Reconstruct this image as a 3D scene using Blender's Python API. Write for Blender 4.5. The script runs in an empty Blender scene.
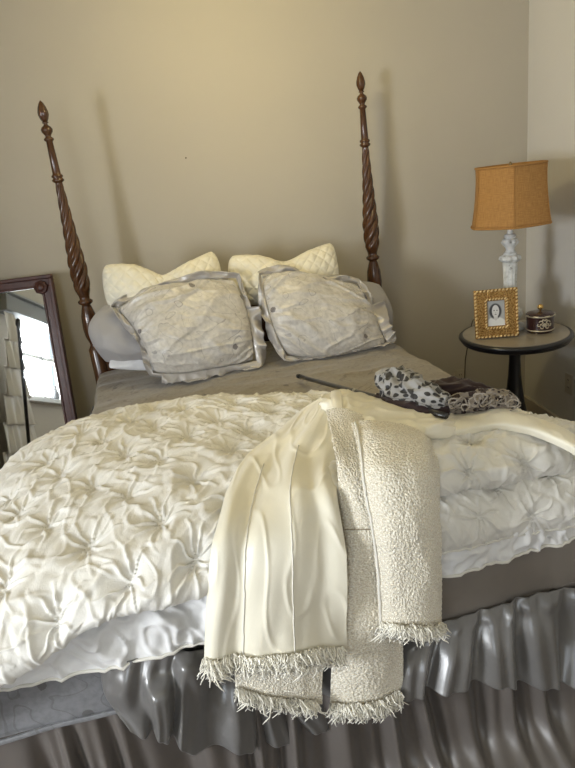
import bpy, math, random
import numpy as np
from mathutils import Matrix, Vector

C = bpy.context.scene.collection
sc = bpy.context.scene
PI = math.pi
rng = np.random.RandomState(7)

# ------------------------------------------------------------------ camera
cd = bpy.data.cameras.new('camera'); cam = bpy.data.objects.new('camera', cd); C.objects.link(cam)
cd.sensor_fit = 'VERTICAL'; cd.sensor_height = 36.0; cd.lens = 612.5/768*36.0; cd.clip_start = 0.02
pi_, ro_, ya_ = math.radians(18.88), math.radians(6.95), math.radians(5.33)
fw = Vector((math.sin(ya_)*math.cos(pi_), math.cos(ya_)*math.cos(pi_), -math.sin(pi_)))
r0 = Vector((math.cos(ya_), -math.sin(ya_), 0)); u0 = r0.cross(fw)
rr = r0*math.cos(ro_) - u0*math.sin(ro_); uu = u0*math.cos(ro_) + r0*math.sin(ro_)
cam.matrix_world = Matrix(((rr.x, uu.x, -fw.x, 0), (rr.y, uu.y, -fw.y, 0), (rr.z, uu.z, -fw.z, 1.58), (0, 0, 0, 1)))
sc.camera = cam

# ------------------------------------------------------------------ world, lights, exposure
sc.view_settings.view_transform = 'Standard'; sc.view_settings.look = 'None'
sc.view_settings.gamma = 1.0; sc.view_settings.use_curve_mapping = False
sc.view_settings.exposure = 0.32
w = bpy.data.worlds.new('daylight'); sc.world = w; w.use_nodes = True
bg = w.node_tree.nodes['Background']; bg.inputs[0].default_value = (0.75, 0.87, 1.0, 1); bg.inputs[1].default_value = 1.0

def area(name, loc, target, sx, sy, power, col):
    l = bpy.data.lights.new(name, 'AREA'); l.shape = 'RECTANGLE'; l.size = sx; l.size_y = sy; l.energy = power; l.color = col
    o = bpy.data.objects.new(name, l); C.objects.link(o); o.location = loc
    o.rotation_euler = (Vector(target)-Vector(loc)).to_track_quat('-Z', 'Y').to_euler()
    return o
# daylight through the window of the left wall and the window behind the camera
area('daylight_side', (-2.72, -0.25, 1.48), (0, -0.25, 1.48), 0.80, 0.92, 140, (0.90, 0.95, 1.0))
area('daylight_back', (-0.95, -2.12, 1.62), (-0.95, 0, 1.62), 1.0, 1.15, 27, (0.80, 0.89, 1.0))

# ------------------------------------------------------------------ helpers
BA = math.radians(6.25)
FC = (-0.65 + math.cos(BA)*0.75 + math.sin(BA)*1.9, 3.08 + math.sin(BA)*0.75 - math.cos(BA)*1.9, 0.0)

def tag(o, label=None, cat=None, group=None, kind=None):
    if label: o['label'] = label
    if cat: o['category'] = cat
    if group: o['group'] = group
    if kind: o['kind'] = kind
    return o
def empty(name, loc=(0, 0, 0), rz=0.0):
    o = bpy.data.objects.new(name, None); C.objects.link(o); o.location = loc; o.rotation_euler = (0, 0, rz); o.empty_display_size = 0.05
    return o
def bed_empty(name): return empty(name, FC, BA)
def make(name, V, Fc, mat, parent=None, uv=None, smooth=True, bed=False):
    me = bpy.data.meshes.new(name)
    V = np.asarray(V, float)
    if isinstance(Fc, np.ndarray):
        n = len(Fc); k = Fc.shape[1]
        me.vertices.add(len(V)); me.vertices.foreach_set('co', V.ravel())
        me.loops.add(n*k); me.loops.foreach_set('vertex_index', Fc.ravel().astype(np.int32))
        me.polygons.add(n); me.polygons.foreach_set('loop_start', np.arange(0, n*k, k, dtype=np.int32))
        me.update(calc_edges=True)
    else:
        me.from_pydata([tuple(v) for v in V], [], [tuple(f) for f in Fc]); me.update()
    if uv is not None:
        l = me.uv_layers.new(name='UVMap'); idx = np.zeros(len(me.loops), np.int32); me.loops.foreach_get('vertex_index', idx)
        l.data.foreach_set('uv', np.asarray(uv, float)[idx].ravel())
    me.polygons.foreach_set('use_smooth', [smooth]*len(me.polygons))
    me.materials.append(mat); me.update()
    o = bpy.data.objects.new(name, me); C.objects.link(o)
    if parent: o.parent = parent
    elif bed: o.location = FC; o.rotation_euler = (0, 0, BA)
    return o
def solid(o, t, off=-1):
    m = o.modifiers.new('thickness', 'SOLIDIFY'); m.thickness = t; m.offset = off; return o
def bevel(o, w_, seg=2):
    m = o.modifiers.new('bevel', 'BEVEL'); m.width = w_; m.segments = seg; m.limit_method = 'ANGLE'; return o

class MB:
    def __init__(s): s.v = []; s.f = []
    def add(s, V, Fc):
        b = len(s.v); s.v += [tuple(v) for v in V]; s.f += [tuple(i+b for i in f) for f in Fc]; return s
    def box(s, x0, y0, z0, x1, y1, z1, M=None):
        V = [(x, y, z) for z in (z0, z1) for y in (y0, y1) for x in (x0, x1)]
        if M is not None: V = [tuple(M @ Vector(v)) for v in V]
        return s.add(V, [(0, 2, 3, 1), (4, 5, 7, 6), (0, 1, 5, 4), (2, 6, 7, 3), (0, 4, 6, 2), (1, 3, 7, 5)])
    def lathe(s, prof, n=32, c=(0, 0, 0), mod=None, M=None):
        V = []; m = len(prof)
        for r, z in prof:
            for k in range(n):
                a = 2*PI*k/n; q = r*(mod(a, z) if mod else 1)
                V.append((c[0]+q*math.cos(a), c[1]+q*math.sin(a), c[2]+z))
        if M is not None: V = [tuple(M @ Vector(v)) for v in V]
        Fc = [(i*n+k, i*n+(k+1) % n, (i+1)*n+(k+1) % n, (i+1)*n+k) for i in range(m-1) for k in range(n)]
        Fc += [tuple(range(n))[::-1], tuple((m-1)*n+k for k in range(n))]
        return s.add(V, Fc)
    def tube(s, pts, r, n=8, caps=True):
        pts = [Vector(p) for p in pts]; rs = r if isinstance(r, (list, tuple, np.ndarray)) else [r]*len(pts); V = []
        for i, p in enumerate(pts):
            t = (pts[min(i+1, len(pts)-1)]-pts[max(i-1, 0)]).normalized()
            a = t.cross(Vector((0, 0, 1)) if abs(t.z) < .9 else Vector((1, 0, 0))).normalized(); b = t.cross(a)
            for k in range(n):
                th = 2*PI*k/n; V.append(p+(a*math.cos(th)+b*math.sin(th))*rs[i])
        m = len(pts)
        Fc = [(i*n+k, i*n+(k+1) % n, (i+1)*n+(k+1) % n, (i+1)*n+k) for i in range(m-1) for k in range(n)]
        if caps: Fc += [tuple(range(n))[::-1], tuple((m-1)*n+k for k in range(n))]
        return s.add(V, Fc)
    def build(s, name, mat, parent=None, smooth=False, bed=False, bev=0):
        o = make(name, s.v, s.f, mat, parent, smooth=smooth, bed=bed)
        if bev: bevel(o, bev)
        return o

# noise in numpy
_perm = np.random.RandomState(3).permutation(512)
_ang = np.random.RandomState(4).rand(512)*2*PI
def pn(x, y, seed=0):
    x = np.asarray(x, float)+seed*17.31+100; y = np.asarray(y, float)+seed*5.77+100
    xi = np.floor(x).astype(int); yi = np.floor(y).astype(int); fx = x-xi; fy = y-yi
    def g(ix, iy, dx, dy):
        h = _ang[_perm[(_perm[ix & 511]+iy) & 511]]
        return np.cos(h)*dx+np.sin(h)*dy
    s = fx*fx*fx*(fx*(fx*6-15)+10); t = fy*fy*fy*(fy*(fy*6-15)+10)
    a = g(xi, yi, fx, fy); b = g(xi+1, yi, fx-1, fy); c = g(xi, yi+1, fx, fy-1); d = g(xi+1, yi+1, fx-1, fy-1)
    return ((a*(1-s)+b*s)*(1-t)+(c*(1-s)+d*s)*t)*1.5
def ridge(x, y, seed=0): return 1-np.abs(pn(x, y, seed))*2.2
def fbm(x, y, seed=0, o=3):
    r = 0; a = 1
    for i in range(o): r = r+a*pn(x*2**i, y*2**i, seed+i*3); a *= .5
    return r
def cr(P, t):        # Catmull-Rom through the first axis at parameters t in [0, n-1]
    P = np.asarray(P, float); n = len(P)
    E = np.concatenate([(2*P[:1]-P[1:2]), P, (2*P[-1:]-P[-2:-1])])
    i = np.clip(np.floor(t).astype(int), 0, n-2); f = (t-i).reshape((-1,)+(1,)*(P.ndim-1))
    a, b, c, d = E[i], E[i+1], E[i+2], E[i+3]
    return .5*((2*b)+(c-a)*f+(2*a-5*b+4*c-d)*f**2+(3*b-a-3*c+d)*f**3)
def surf(G, nu, nv):
    G = np.asarray(G, float)
    A = cr(G, np.linspace(0, len(G)-1, nv))
    B = cr(np.swapaxes(A, 0, 1), np.linspace(0, G.shape[1]-1, nu))
    return np.swapaxes(B, 0, 1)                     # nv, nu, 3
def normals(P):
    du = np.gradient(P, axis=1); dv = np.gradient(P, axis=0)
    N = np.cross(dv, du); N /= np.linalg.norm(N, axis=2, keepdims=True)+1e-12
    return N
def metres(P):
    du = np.linalg.norm(np.diff(P, axis=1), axis=2).mean(0); dv = np.linalg.norm(np.diff(P, axis=0), axis=2).mean(1)
    U = np.concatenate([[0], np.cumsum(du)]); Vv = np.concatenate([[0], np.cumsum(dv)])
    return np.meshgrid(U, Vv)
def grid_faces(nv, nu, wrap_u=False):
    i = np.arange(nv-1)[:, None]*nu; m = nu if wrap_u else nu-1
    k = np.arange(m)[None, :]; k2 = (k+1) % nu
    return np.stack([i+k, i+k2, i+nu+k2, i+nu+k], axis=2).reshape(-1, 4)
def cloth(name, G, nu, nv, mat, parent=None, disp=None, flip=False, thick=.004, mod=None, bed=False, uvrot=False):
    P = surf(G, nu, nv); U, V = metres(P); N = normals(P)*(-1 if flip else 1)
    if disp is not None:
        d = disp(U, V, P)
        P = P+N*d[..., None]
    if mod is not None: P = mod(P, U, V)
    Fc = grid_faces(nv, nu)
    if not flip: Fc = Fc[:, ::-1]
    uv = np.stack([U, V], 2).reshape(-1, 2)
    o = make(name, P.reshape(-1, 3), Fc.copy(), mat, parent, uv=uv, bed=bed)
    if thick: solid(o, thick)
    o['_s'] = 1; del o['_s']
    return o, P, N
def pillow(name, G, T, n, mat, parent, disp=None, e=2.6, pinch=.5, rnd=.07):
    n2 = n; P = surf(G, n, n2); m_ = n-1
    gs, gt = np.meshgrid(np.linspace(-1, 1, n), np.linspace(-1, 1, n))
    us = (gs*(1-rnd*np.abs(gt)**5)+1)/2*m_; ut = (gt*(1-rnd*np.abs(gs)**5)+1)/2*m_
    a0 = np.clip(us.astype(int), 0, m_-1); b0 = np.clip(ut.astype(int), 0, m_-1); fa = (us-a0)[..., None]; fb = (ut-b0)[..., None]
    P = (P[b0, a0]*(1-fa)+P[b0, a0+1]*fa)*(1-fb)+(P[b0+1, a0]*(1-fa)+P[b0+1, a0+1]*fa)*fb; U, V = metres(P); N = normals(P)
    if N[n2//2, n//2, 1] > 0: N = -N
    s = np.linspace(-1, 1, n)[None, :]; t = np.linspace(-1, 1, n2)[:, None]
    prof = ((1-np.abs(s)**e)*(1-np.abs(t)**e))**pinch
    d = disp(U, V, P) if disp is not None else 0
    Fr = P+N*(T*prof+d*np.minimum(1, prof*3+.15))[..., None]
    Bk = P-N*(T*prof*.8)[..., None]-N*.004
    nn = n*n2; Fa = grid_faces(n2, n); Fb = Fa[:, ::-1]+nn
    b = [np.arange(n), np.arange(n)+(n2-1)*n, np.arange(n2)*n, np.arange(n2)*n+n-1]
    sides = []
    for k, q in enumerate(b):
        a_, c_ = q[:-1], q[1:]
        F4 = np.stack([a_, c_, c_+nn, a_+nn], 1)
        sides.append(F4 if k in (1, 2) else F4[:, ::-1])
    # orientation: front faces must look along N
    f0 = Fa[len(Fa)//2+n//2]; Q = Fr.reshape(-1, 3); nr = np.cross(Q[f0[1]]-Q[f0[0]], Q[f0[2]]-Q[f0[0]])
    Fall = np.concatenate([Fa, Fb]+sides)
    if np.dot(nr, N[n2//2, n//2]) < 0: Fall = Fall[:, ::-1]
    uv = np.concatenate([np.stack([U, V], 2).reshape(-1, 2)]*2)
    o = make(name, np.concatenate([Fr.reshape(-1, 3), Bk.reshape(-1, 3)]), Fall.copy(), mat, parent, uv=uv)
    return o, Fr, N

# ------------------------------------------------------------------ materials
def mat(name, col, rough=.6, metal=0.0, spec=.5, sheen=0.0, coat=0.0, emit=None):
    m = bpy.data.materials.new(name); m.use_nodes = True; b = m.node_tree.nodes['Principled BSDF']
    b.inputs['Base Color'].default_value = (*col, 1); b.inputs['Roughness'].default_value = rough
    b.inputs['Metallic'].default_value = metal; b.inputs['Specular IOR Level'].default_value = spec
    if sheen: b.inputs['Sheen Weight'].default_value = sheen; b.inputs['Sheen Roughness'].default_value = .4
    if coat: b.inputs['Coat Weight'].default_value = coat; b.inputs['Coat Roughness'].default_value = .12
    if emit: b.inputs['Emission Color'].default_value = (*emit[0], 1); b.inputs['Emission Strength'].default_value = emit[1]
    return m
class NT:
    def __init__(s, m): s.t = m.node_tree; s.b = s.t.nodes['Principled BSDF']
    def n(s, typ, ins=None, **kw):
        x = s.t.nodes.new(typ)
        for k, v in kw.items(): setattr(x, k, v)
        for k, v in (ins or {}).items():
            if isinstance(v, bpy.types.NodeSocket): s.t.links.new(v, x.inputs[k])
            else: x.inputs[k].default_value = v
        return x
    def link(s, a, b): s.t.links.new(a, b)
    def math(s, op, a, b=0.0): 
        x = s.n('ShaderNodeMath', {0: a, 1: b}, operation=op); return x.outputs[0]
    def mix(s, f, a, b):
        x = s.n('ShaderNodeMix', data_type='RGBA')
        for i, v in ((0, f), (6, a), (7, b)):
            if isinstance(v, bpy.types.NodeSocket): s.link(v, x.inputs[i])
            else: x.inputs[i].default_value = v if i == 0 else (*v, 1)
        return x.outputs[2]
    def ramp(s, f, stops):
        x = s.n('ShaderNodeValToRGB', {0: f}); e = x.color_ramp.elements
        while len(e) < len(stops): e.new(.5)
        for k, (p, c) in enumerate(stops): e[k].position = p; e[k].color = (*c, 1) if len(c) == 3 else c
        return x.outputs[0]
    def bump(s, h, strength=.3, dist=.002):
        x = s.n('ShaderNodeBump', {'Height': h, 'Strength': strength, 'Distance': dist}); s.link(x.outputs[0], s.b.inputs['Normal'])
    def coord(s, which='UV', scale=(1, 1, 1), rot=(0, 0, 0)):
        c = s.n('ShaderNodeTexCoord'); m = s.n('ShaderNodeMapping', {'Vector': c.outputs[which], 'Scale': scale, 'Rotation': rot}); return m.outputs[0]
    def noise(s, vec, scale, detail=3, rough=.5, dist=0.0):
        x = s.n('ShaderNodeTexNoise', {'Vector': vec, 'Scale': scale, 'Detail': detail, 'Roughness': rough, 'Distortion': dist}); return x.outputs[0]
def weave(m, scale=900, strength=.25, wr=None):
    t = NT(m); u = t.coord('UV')
    a = t.noise(t.coord('UV', (1, .25, 1)), scale, 1); b = t.noise(t.coord('UV', (.25, 1, 1)), scale, 1)
    h = t.math('ADD', a, b)
    if wr: h = t.math('ADD', t.math('MULTIPLY', h, .35), t.math('MULTIPLY', t.noise(u, wr, 4, .55, .6), 2.5))
    t.bump(h, strength, .003 if wr else .001)
    return m

# walls: painted plaster, faint roller texture and scuffs
def wallmat(name, col):
    m = mat(name, col, .75, spec=.25); t = NT(m); o = t.coord('Object')
    n1 = t.noise(o, 1.3, 4); c = t.mix(t.ramp(n1, [(.35, (0, 0, 0)), (.7, (1, 1, 1))]), tuple(v*.96 for v in col), tuple(min(1, v*1.02) for v in col))
    sp = t.ramp(t.noise(o, 9, 5, .7), [(.70, (0, 0, 0)), (.78, (1, 1, 1))])
    c = t.mix(t.math('MULTIPLY', sp, .10), c, tuple(v*.6 for v in col))
    t.link(c, t.b.inputs['Base Color']); t.bump(t.noise(o, 160, 3), .12, .001)
    return m
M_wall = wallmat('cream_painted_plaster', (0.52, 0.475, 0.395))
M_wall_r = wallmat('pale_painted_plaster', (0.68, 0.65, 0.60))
M_ceil = wallmat('warm_ceiling_paint', (0.62, 0.57, 0.42))
M_trim = mat('tan_trim_paint', (0.50, 0.44, 0.35), .5)
M_trimw = mat('white_trim_paint', (0.75, 0.75, 0.72), .45)

def woodmat(name, c1, c2, rough, scale=(1, 1, .12), sc_=28, coat=.4):
    m = mat(name, c1, rough, coat=coat); t = NT(m); o = t.coord('Object', scale)
    n = t.noise(o, sc_, 5, .6, .8); t.link(t.ramp(n, [(.3, c1), (.7, c2)]), t.b.inputs['Base Color']); t.bump(n, .08, .001)
    return m
M_post = woodmat('polished_mahogany', (0.040, 0.015, 0.006), (0.11, 0.045, 0.016), .26)
M_mframe = woodmat('dark_red_mahogany', (0.045, 0.014, 0.010), (0.10, 0.030, 0.020), .45, coat=.05)
M_blackwood = mat('black_painted_wood', (0.010, 0.010, 0.013), .32, coat=.3)
M_floor = woodmat('dark_floor_boards', (0.05, 0.032, 0.02), (0.11, 0.07, 0.045), .4, (1, .08, 1), 14)

M_duvet = weave(mat('white_cotton_pintuck', (0.77, 0.745, 0.69), .58, sheen=.35, spec=.35), 700, .35, 26)
M_lining = weave(mat('white_cotton_lining', (0.80, 0.79, 0.78), .66, sheen=.3, spec=.3), 700, .3, 18)
M_quilt = weave(mat('cream_quilted_cotton', (0.80, 0.755, 0.62), .6, sheen=.3), 600, .2)
M_greycase = weave(mat('lavender_grey_cotton', (0.36, 0.345, 0.345), .55, sheen=.3), 700, .2, 14)
M_whitecase = weave(mat('white_pillowcase_cotton', (0.75, 0.75, 0.77), .6, sheen=.3), 700, .2, 14)

def embroidered(name, base, dark, rough, spec, sheen, scroll=.012, wr=16):
    m = mat(name, base, rough, spec=spec, sheen=sheen); t = NT(m); u = t.coord('UV')
    v = t.n('ShaderNodeTexVoronoi', {'Vector': u, 'Scale': 11.0, 'Randomness': .55})
    vc = t.n('ShaderNodeSeparateColor', {0: v.outputs['Color']})
    pick = t.math('GREATER_THAN', vc.outputs[0], .30)
    wob = t.math('ADD', v.outputs['Distance'], t.math('MULTIPLY', t.noise(u, 120, 1), .12))
    fl = t.math('MULTIPLY', t.math('LESS_THAN', wob, .20), pick)
    nz = t.n('ShaderNodeTexNoise', {'Vector': u, 'Scale': 9.0, 'Detail': 0.5, 'Distortion': 1.4})
    ln = t.math('LESS_THAN', t.math('ABSOLUTE', t.math('SUBTRACT', nz.outputs[0], .5)), scroll)
    k = t.math('MAXIMUM', fl, t.math('MULTIPLY', ln, .5))
    t.link(t.mix(k, t.mix(t.ramp(t.noise(u, 60, 3), [(.4, (0, 0, 0)), (.65, (1, 1, 1))]), base, tuple(v*.82 for v in base)), dark), t.b.inputs['Base Color'])
    h = t.math('ADD', t.math('MULTIPLY', k, .5), t.math('MULTIPLY', t.noise(u, wr, 4, .55, .6), 1.6))
    t.bump(h, .5, .005)
    return m
M_cover = embroidered('taupe_embroidered_coverlet', (0.31, 0.275, 0.225), (0.13, 0.11, 0.095), .48, .5, .3)
M_sham = embroidered('silver_embroidered_satin', (0.62, 0.585, 0.535), (0.20, 0.18, 0.175), .35, .6, .1, .006, 22)
M_band = embroidered('grey_embroidered_band', (0.22, 0.22, 0.23), (0.12, 0.115, 0.115), .42, .55, .2, .022, 12)
def satin(name, col, rough=.27, spec=.8):
    m = mat(name, col, rough, spec=spec, sheen=.15); b = m.node_tree.nodes['Principled BSDF']
    b.inputs['Metallic'].default_value = .12; b.inputs['Anisotropic'].default_value = .4
    t = NT(m); t.bump(t.noise(t.coord('UV'), 14, 3), .15, .004)
    return m
M_satin = satin('grey_satin', (0.155, 0.148, 0.142), .30)
M_shamruf = satin('silver_satin_trim', (0.46, 0.43, 0.40), .33)
M_side = satin('taupe_satin', (0.225, 0.198, 0.172), .46)
M_skirt = satin('mauve_grey_skirt_satin', (0.125, 0.108, 0.096), .44)
M_jsat = weave(mat('cream_lining_satin', (0.84, 0.79, 0.65), .40, spec=.6, sheen=.3), 900, .12, 9)
M_piping = mat('cream_cord', (0.74, 0.71, 0.64), .6)
def tweedmat():
    m = mat('cream_boucle_tweed', (0.80, 0.74, 0.60), .75, sheen=.5); t = NT(m); u = t.coord('UV')
    v = t.n('ShaderNodeTexVoronoi', {'Vector': u, 'Scale': 210.0}); n = t.noise(u, 260, 2); n2 = t.noise(u, 90, 3)
    h = t.math('ADD', t.math('SUBTRACT', 1.0, v.outputs['Distance']), t.math('MULTIPLY', n2, 1.4))
    t.bump(h, .6, .005)
    t.link(t.ramp(n, [(.36, (0.66, 0.58, 0.44)), (.5, (0.82, 0.75, 0.61)), (.66, (0.93, 0.90, 0.80))]), t.b.inputs['Base Color'])
    return m
M_tweed = tweedmat()
M_fringe = mat('cream_yarn_fringe', (0.90, 0.86, 0.75), .8, sheen=.4)

# ------------------------------------------------------------------ the room
def wall(name, boxes, m):
    mb = MB()
    for b in boxes: mb.box(*b)
    o = mb.build(name, m); o['kind'] = 'structure'; return o
XL, XR, YB, YH, ZC = -2.6, 1.80, -2.0, 3.42, 2.62
wall('floor', [(XL-.2, YB-.2, -.1, XR+.2, YH+.2, 0)], M_floor)
wall('ceiling', [(XL-.2, YB-.2, ZC, XR+.2, YH+.2, ZC+.1)], M_ceil)
wall('wall_head', [(XL-.1, YH, 0, XR+.1, YH+.12, ZC)], M_wall)
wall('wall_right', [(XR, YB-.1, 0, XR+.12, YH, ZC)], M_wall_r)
# left wall with a window hole
wall('wall_left', [(XL-.12, YB-.1, 0, XL, -.75, ZC), (XL-.12, .25, 0, XL, YH, ZC), (XL-.12, -.75, 0, XL, .25, 1.0), (XL-.12, -.75, 1.95, XL, .25, ZC)], M_wall)
wall('wall_back', [(XL, YB-.12, 0, -1.45, YB, ZC), (-.45, YB-.12, 0, XR, YB, ZC), (-1.45, YB-.12, 0, -.45, YB, 1.0), (-1.45, YB-.12, 2.2, -.45, YB, ZC)], M_wall)
def pane_mat():
    m = bpy.data.materials.new('window_glass'); m.use_nodes = True; t = m.node_tree; t.nodes.clear()
    o = t.nodes.new('ShaderNodeOutputMaterial'); a = t.nodes.new('ShaderNodeBsdfTransparent'); g = t.nodes.new('ShaderNodeBsdfGlossy')
    g.inputs['Roughness'].default_value = .02; x = t.nodes.new('ShaderNodeMixShader'); x.inputs[0].default_value = .06
    t.links.new(a.outputs[0], x.inputs[1]); t.links.new(g.outputs[0], x.inputs[2]); t.links.new(x.outputs[0], o.inputs[0]); return m
M_pane = pane_mat()
def window(n, M, w_, z0, z1):
    root = empty('window_%d' % n); root['kind'] = 'structure'
    f = MB()
    for x0, x1, a, b in ((-w_/2, -w_/2+.05, z0, z1), (w_/2-.05, w_/2, z0, z1), (-w_/2, w_/2, z0, z0+.05), (-w_/2, w_/2, z1-.05, z1), (-.018, .018, z0, z1), (-w_/2, w_/2, (z0+z1)/2-.02, (z0+z1)/2+.02)):
        f.box(x0, -.03, a, x1, .03, b, M)
    f.box(-w_/2-.08, .03, z0-.04, w_/2+.08, .14, z0, M)
    f.build('window_frame', M_trimw, root)
    MB().box(-w_/2+.04, -.004, z0+.04, w_/2-.04, .004, z1-.04, M).build('pane', M_pane, root)
    return root
window(1, Matrix.Translation((XL-.05, -.25, 0)) @ Matrix.Rotation(-PI/2, 4, 'Z'), 1.0, 1.0, 1.95)
window(2, Matrix.Translation((-.95, YB-.05, 0)), 1.0, 1.0, 2.2)
wall('baseboard_head', [(XL, YH-.018, 0, XR, YH, .10), (XL, YH-.026, 0, XR, YH, .02)], M_trim)
wall('baseboard_right', [(XR-.018, YB, 0, XR, YH-.02, .10), (XR-.026, YB, 0, XR, YH-.02, .02)], M_trim)

def added_fill_lamp():  # unseen lamp, added to give the upper wall and jacket a yellow tint
    p = (0.20, 2.45)
    r = empty('added_fill_lamp', (p[0], p[1], ZC))
    MB().lathe([(.02, -.02), (.10, -.02), (.11, 0), (.02, 0)], 32).build('fill_lamp_plate', M_trimw, r, smooth=True)
    g = [(.16*math.sin(t), -.03-.09*math.cos(t)) for t in np.linspace(.02, PI/2, 12)]+[(.165, -.02), (.05, -.02)]
    MB().lathe(g, 40).build('fill_lamp_bowl', mat('fill_lamp_glow', (.9, .8, .6), .4, emit=((1.0, .80, .42), 3.0)), r, smooth=True)
    l = bpy.data.lights.new('added_warm_fill', 'POINT'); l.shadow_soft_size = .13; l.energy = 12.5; l.color = (1.0, .84, .42)
    o = bpy.data.objects.new('added_warm_fill', l); C.objects.link(o); o.location = (p[0], p[1], ZC-.27)
    tag(r, 'added warm fill lamp, out of view on the ceiling above the head of the bed', 'ceiling lamp')
added_fill_lamp()

# nail in the head wall
nl = MB().lathe([(.0015, 0), (.0015, .014), (.004, .014), (.004, .017)], 10, M=Matrix.Translation(((-0.063,3.420,1.713))) @ Matrix.Rotation(PI/2, 4, 'X')).build('nail', mat('dark_iron', (.05, .04, .03), .5, metal=.6))
tag(nl, 'small dark nail in the bare wall above the left pillows', 'nail')

# power outlets
M_plate = mat('ivory_plastic', (0.52, 0.47, 0.38), .4); M_slot = mat('dark_slot', (.03, .025, .02), .6)
def outlet(M, label):
    r = empty('power_outlet', M.translation); L = r.matrix_basis.inverted() @ M
    L = Matrix.Translation(-M.translation) @ M
    bevel(MB().box(-.035, -.006, -.057, .035, 0, .057, L).build('cover_plate', M_plate, r), .003)
    for z in (-.021, .021):
        s = MB().lathe([(.0165, 0), (.0165, .0025)], 20, M=L @ Matrix.Translation((0, -.0055, z)) @ Matrix.Rotation(PI/2, 4, 'X')).build('socket', M_plate, r)
        h = MB()
        for x in (-.006, .006): h.box(x-.0012, -.0092, z-.001, x+.0012, -.0078, z+.008, L)
        h.build('slot', M_slot, s)
    tag(r, label, 'outlet', 'ivory wall outlets'); return r
outlet(Matrix.Translation(((1.380,3.418,0.275))), 'ivory wall outlet low on the wall behind the patterned scarf')
outlet(Matrix.Translation((1.798, 2.93, .33)) @ Matrix.Rotation(-PI/2, 4, 'Z'), 'ivory wall outlet low on the right wall, cut by the picture edge')

def curtain():
    r = empty('curtain', (XL+.10, .58, 0))
    for i in range(7):
        zt = 1.80-i*.27; w0 = .12+.045*i
        G = [[(0, -w0+.05, zt), (0.01, 0, zt), (0, w0, zt)], [(.02, -w0+.03, zt-.15), (.03, 0, zt-.15), (.02, w0+.02, zt-.15)], [(.035, -w0, zt-.29), (.045, 0, zt-.29), (.035, w0+.04, zt-.29)]]
        def wv(P, U, V):
            P = P.copy(); P[..., 0] += .018*(.3+V/V.max())*np.sin(U*62+3*pn(U*5, V*0, i)+i); return P
        cloth('ruffle_tier', G, 120, 16, M_curt, r, None, mod=wv, thick=.002)
    tag(r, 'white curtain in ruffled tiers beside the side window, seen in the mirror', 'curtain')
    v = empty('window_valance', (XL+.09, 0.0, 1.89))
    bevel(MB().box(-.085, -.72, -.08, .06, .72, .08).build('valance_box', mat('grey_valance_cloth', (.30, .31, .31), .8), v), .01)
    MB().box(-.088, -.80, .08, .10, .80, .10).build('valance_shelf', mat('grey_valance_rim', (.36, .37, .36), .7), v)
    tag(v, 'grey box valance above the side window, seen in the mirror', 'valance')
    p = empty('standing_pole', (-2.20, 1.02, 0))
    MB().lathe([(.015, .02), (.016, 1.55), (.026, 1.57), (.022, 1.61), (.004, 1.63)], 16).build('pole', M_blackwood, p, smooth=True)
    MB().lathe([(.14, 0), (.14, .012), (.03, .028), (.016, .05)], 28).build('base', M_blackwood, p, smooth=True)
    tag(p, 'slim dark pole on a round foot before the tiered curtain, seen in the mirror', 'pole')
    q = MB().lathe([(.03, 0), (.05, .03), (.055, .07), (.035, .12), (.02, .14), (.03, .165), (.026, .165)], 24, (XL+.02, -.40, 1.0)).build('vase', mat('grey_pottery', (.16, .16, .17), .4), smooth=True)
    tag(q, 'small grey vase on the sill of the side window, seen in the mirror', 'vase')
M_curt = mat('white_sheer_cotton', (.72, .70, .66), .8)
curtain()

# ------------------------------------------------------------------ leaning mirror
def mirror():
    TR = Vector(((-0.830,3.300,1.231)))
    w_, h_, fwid = .62, 1.30, .062
    M = Matrix.Translation(TR) @ Matrix.Rotation(math.radians(MIR_YAW), 4, 'Z') @ Matrix.Rotation(math.radians(-MIR_TILT), 4, 'X') @ Matrix.Rotation(math.radians(-0.3), 4, 'Y')
    r = empty('leaning_mirror', TR); L = Matrix.Translation(-TR) @ M
    f = MB()
    # stepped moulding: outer rim, inner slope
    def ring(x0, x1, z0, z1, y0, y1, t_):
        f.box(x0, y0, z1-t_, x1, y1, z1, L); f.box(x0, y0, z0, x1, y1, z0+t_, L)
        f.box(x0, y0, z0+t_, x0+t_, y1, z1-t_, L); f.box(x1-t_, y0, z0+t_, x1, y1, z1-t_, L)
    ring(-w_, 0, -h_, 0, -.022, .012, .020); ring(-w_+.018, -.018, -h_+.018, -.018, -.014, .010, .036); ring(-w_+.05, -.05, -h_+.05, -.05, -.020, .010, .012)
    f.build('mirror_frame', M_mframe, r, bev=.004)
    g = MB().box(-w_+.055, -.006, -h_+.055, -.055, .006, -.055, L).build('mirror_glass', mat('silvered_glass', (.88, .90, .90), .015, metal=1.0), r)
    for x in (-.062, -w_+.062):
        MB().lathe([(.034, 0), (.034, .006), (.030, .010), (.022, .008), (.020, .012), (.010, .016), (.004, .017)], 28, mod=lambda a, z: 1+.05*math.cos(8*a), M=L @ Matrix.Translation((x, -.018, -.062)) @ Matrix.Rotation(PI/2, 4, 'X')).build('corner_rosette', M_mframe, r, smooth=True)
    tag(r, 'tall dark red wooden framed mirror leaning on the wall left of the bed', 'mirror')
MIR_YAW, MIR_TILT = -4.6, 12.0
mirror()

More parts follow.
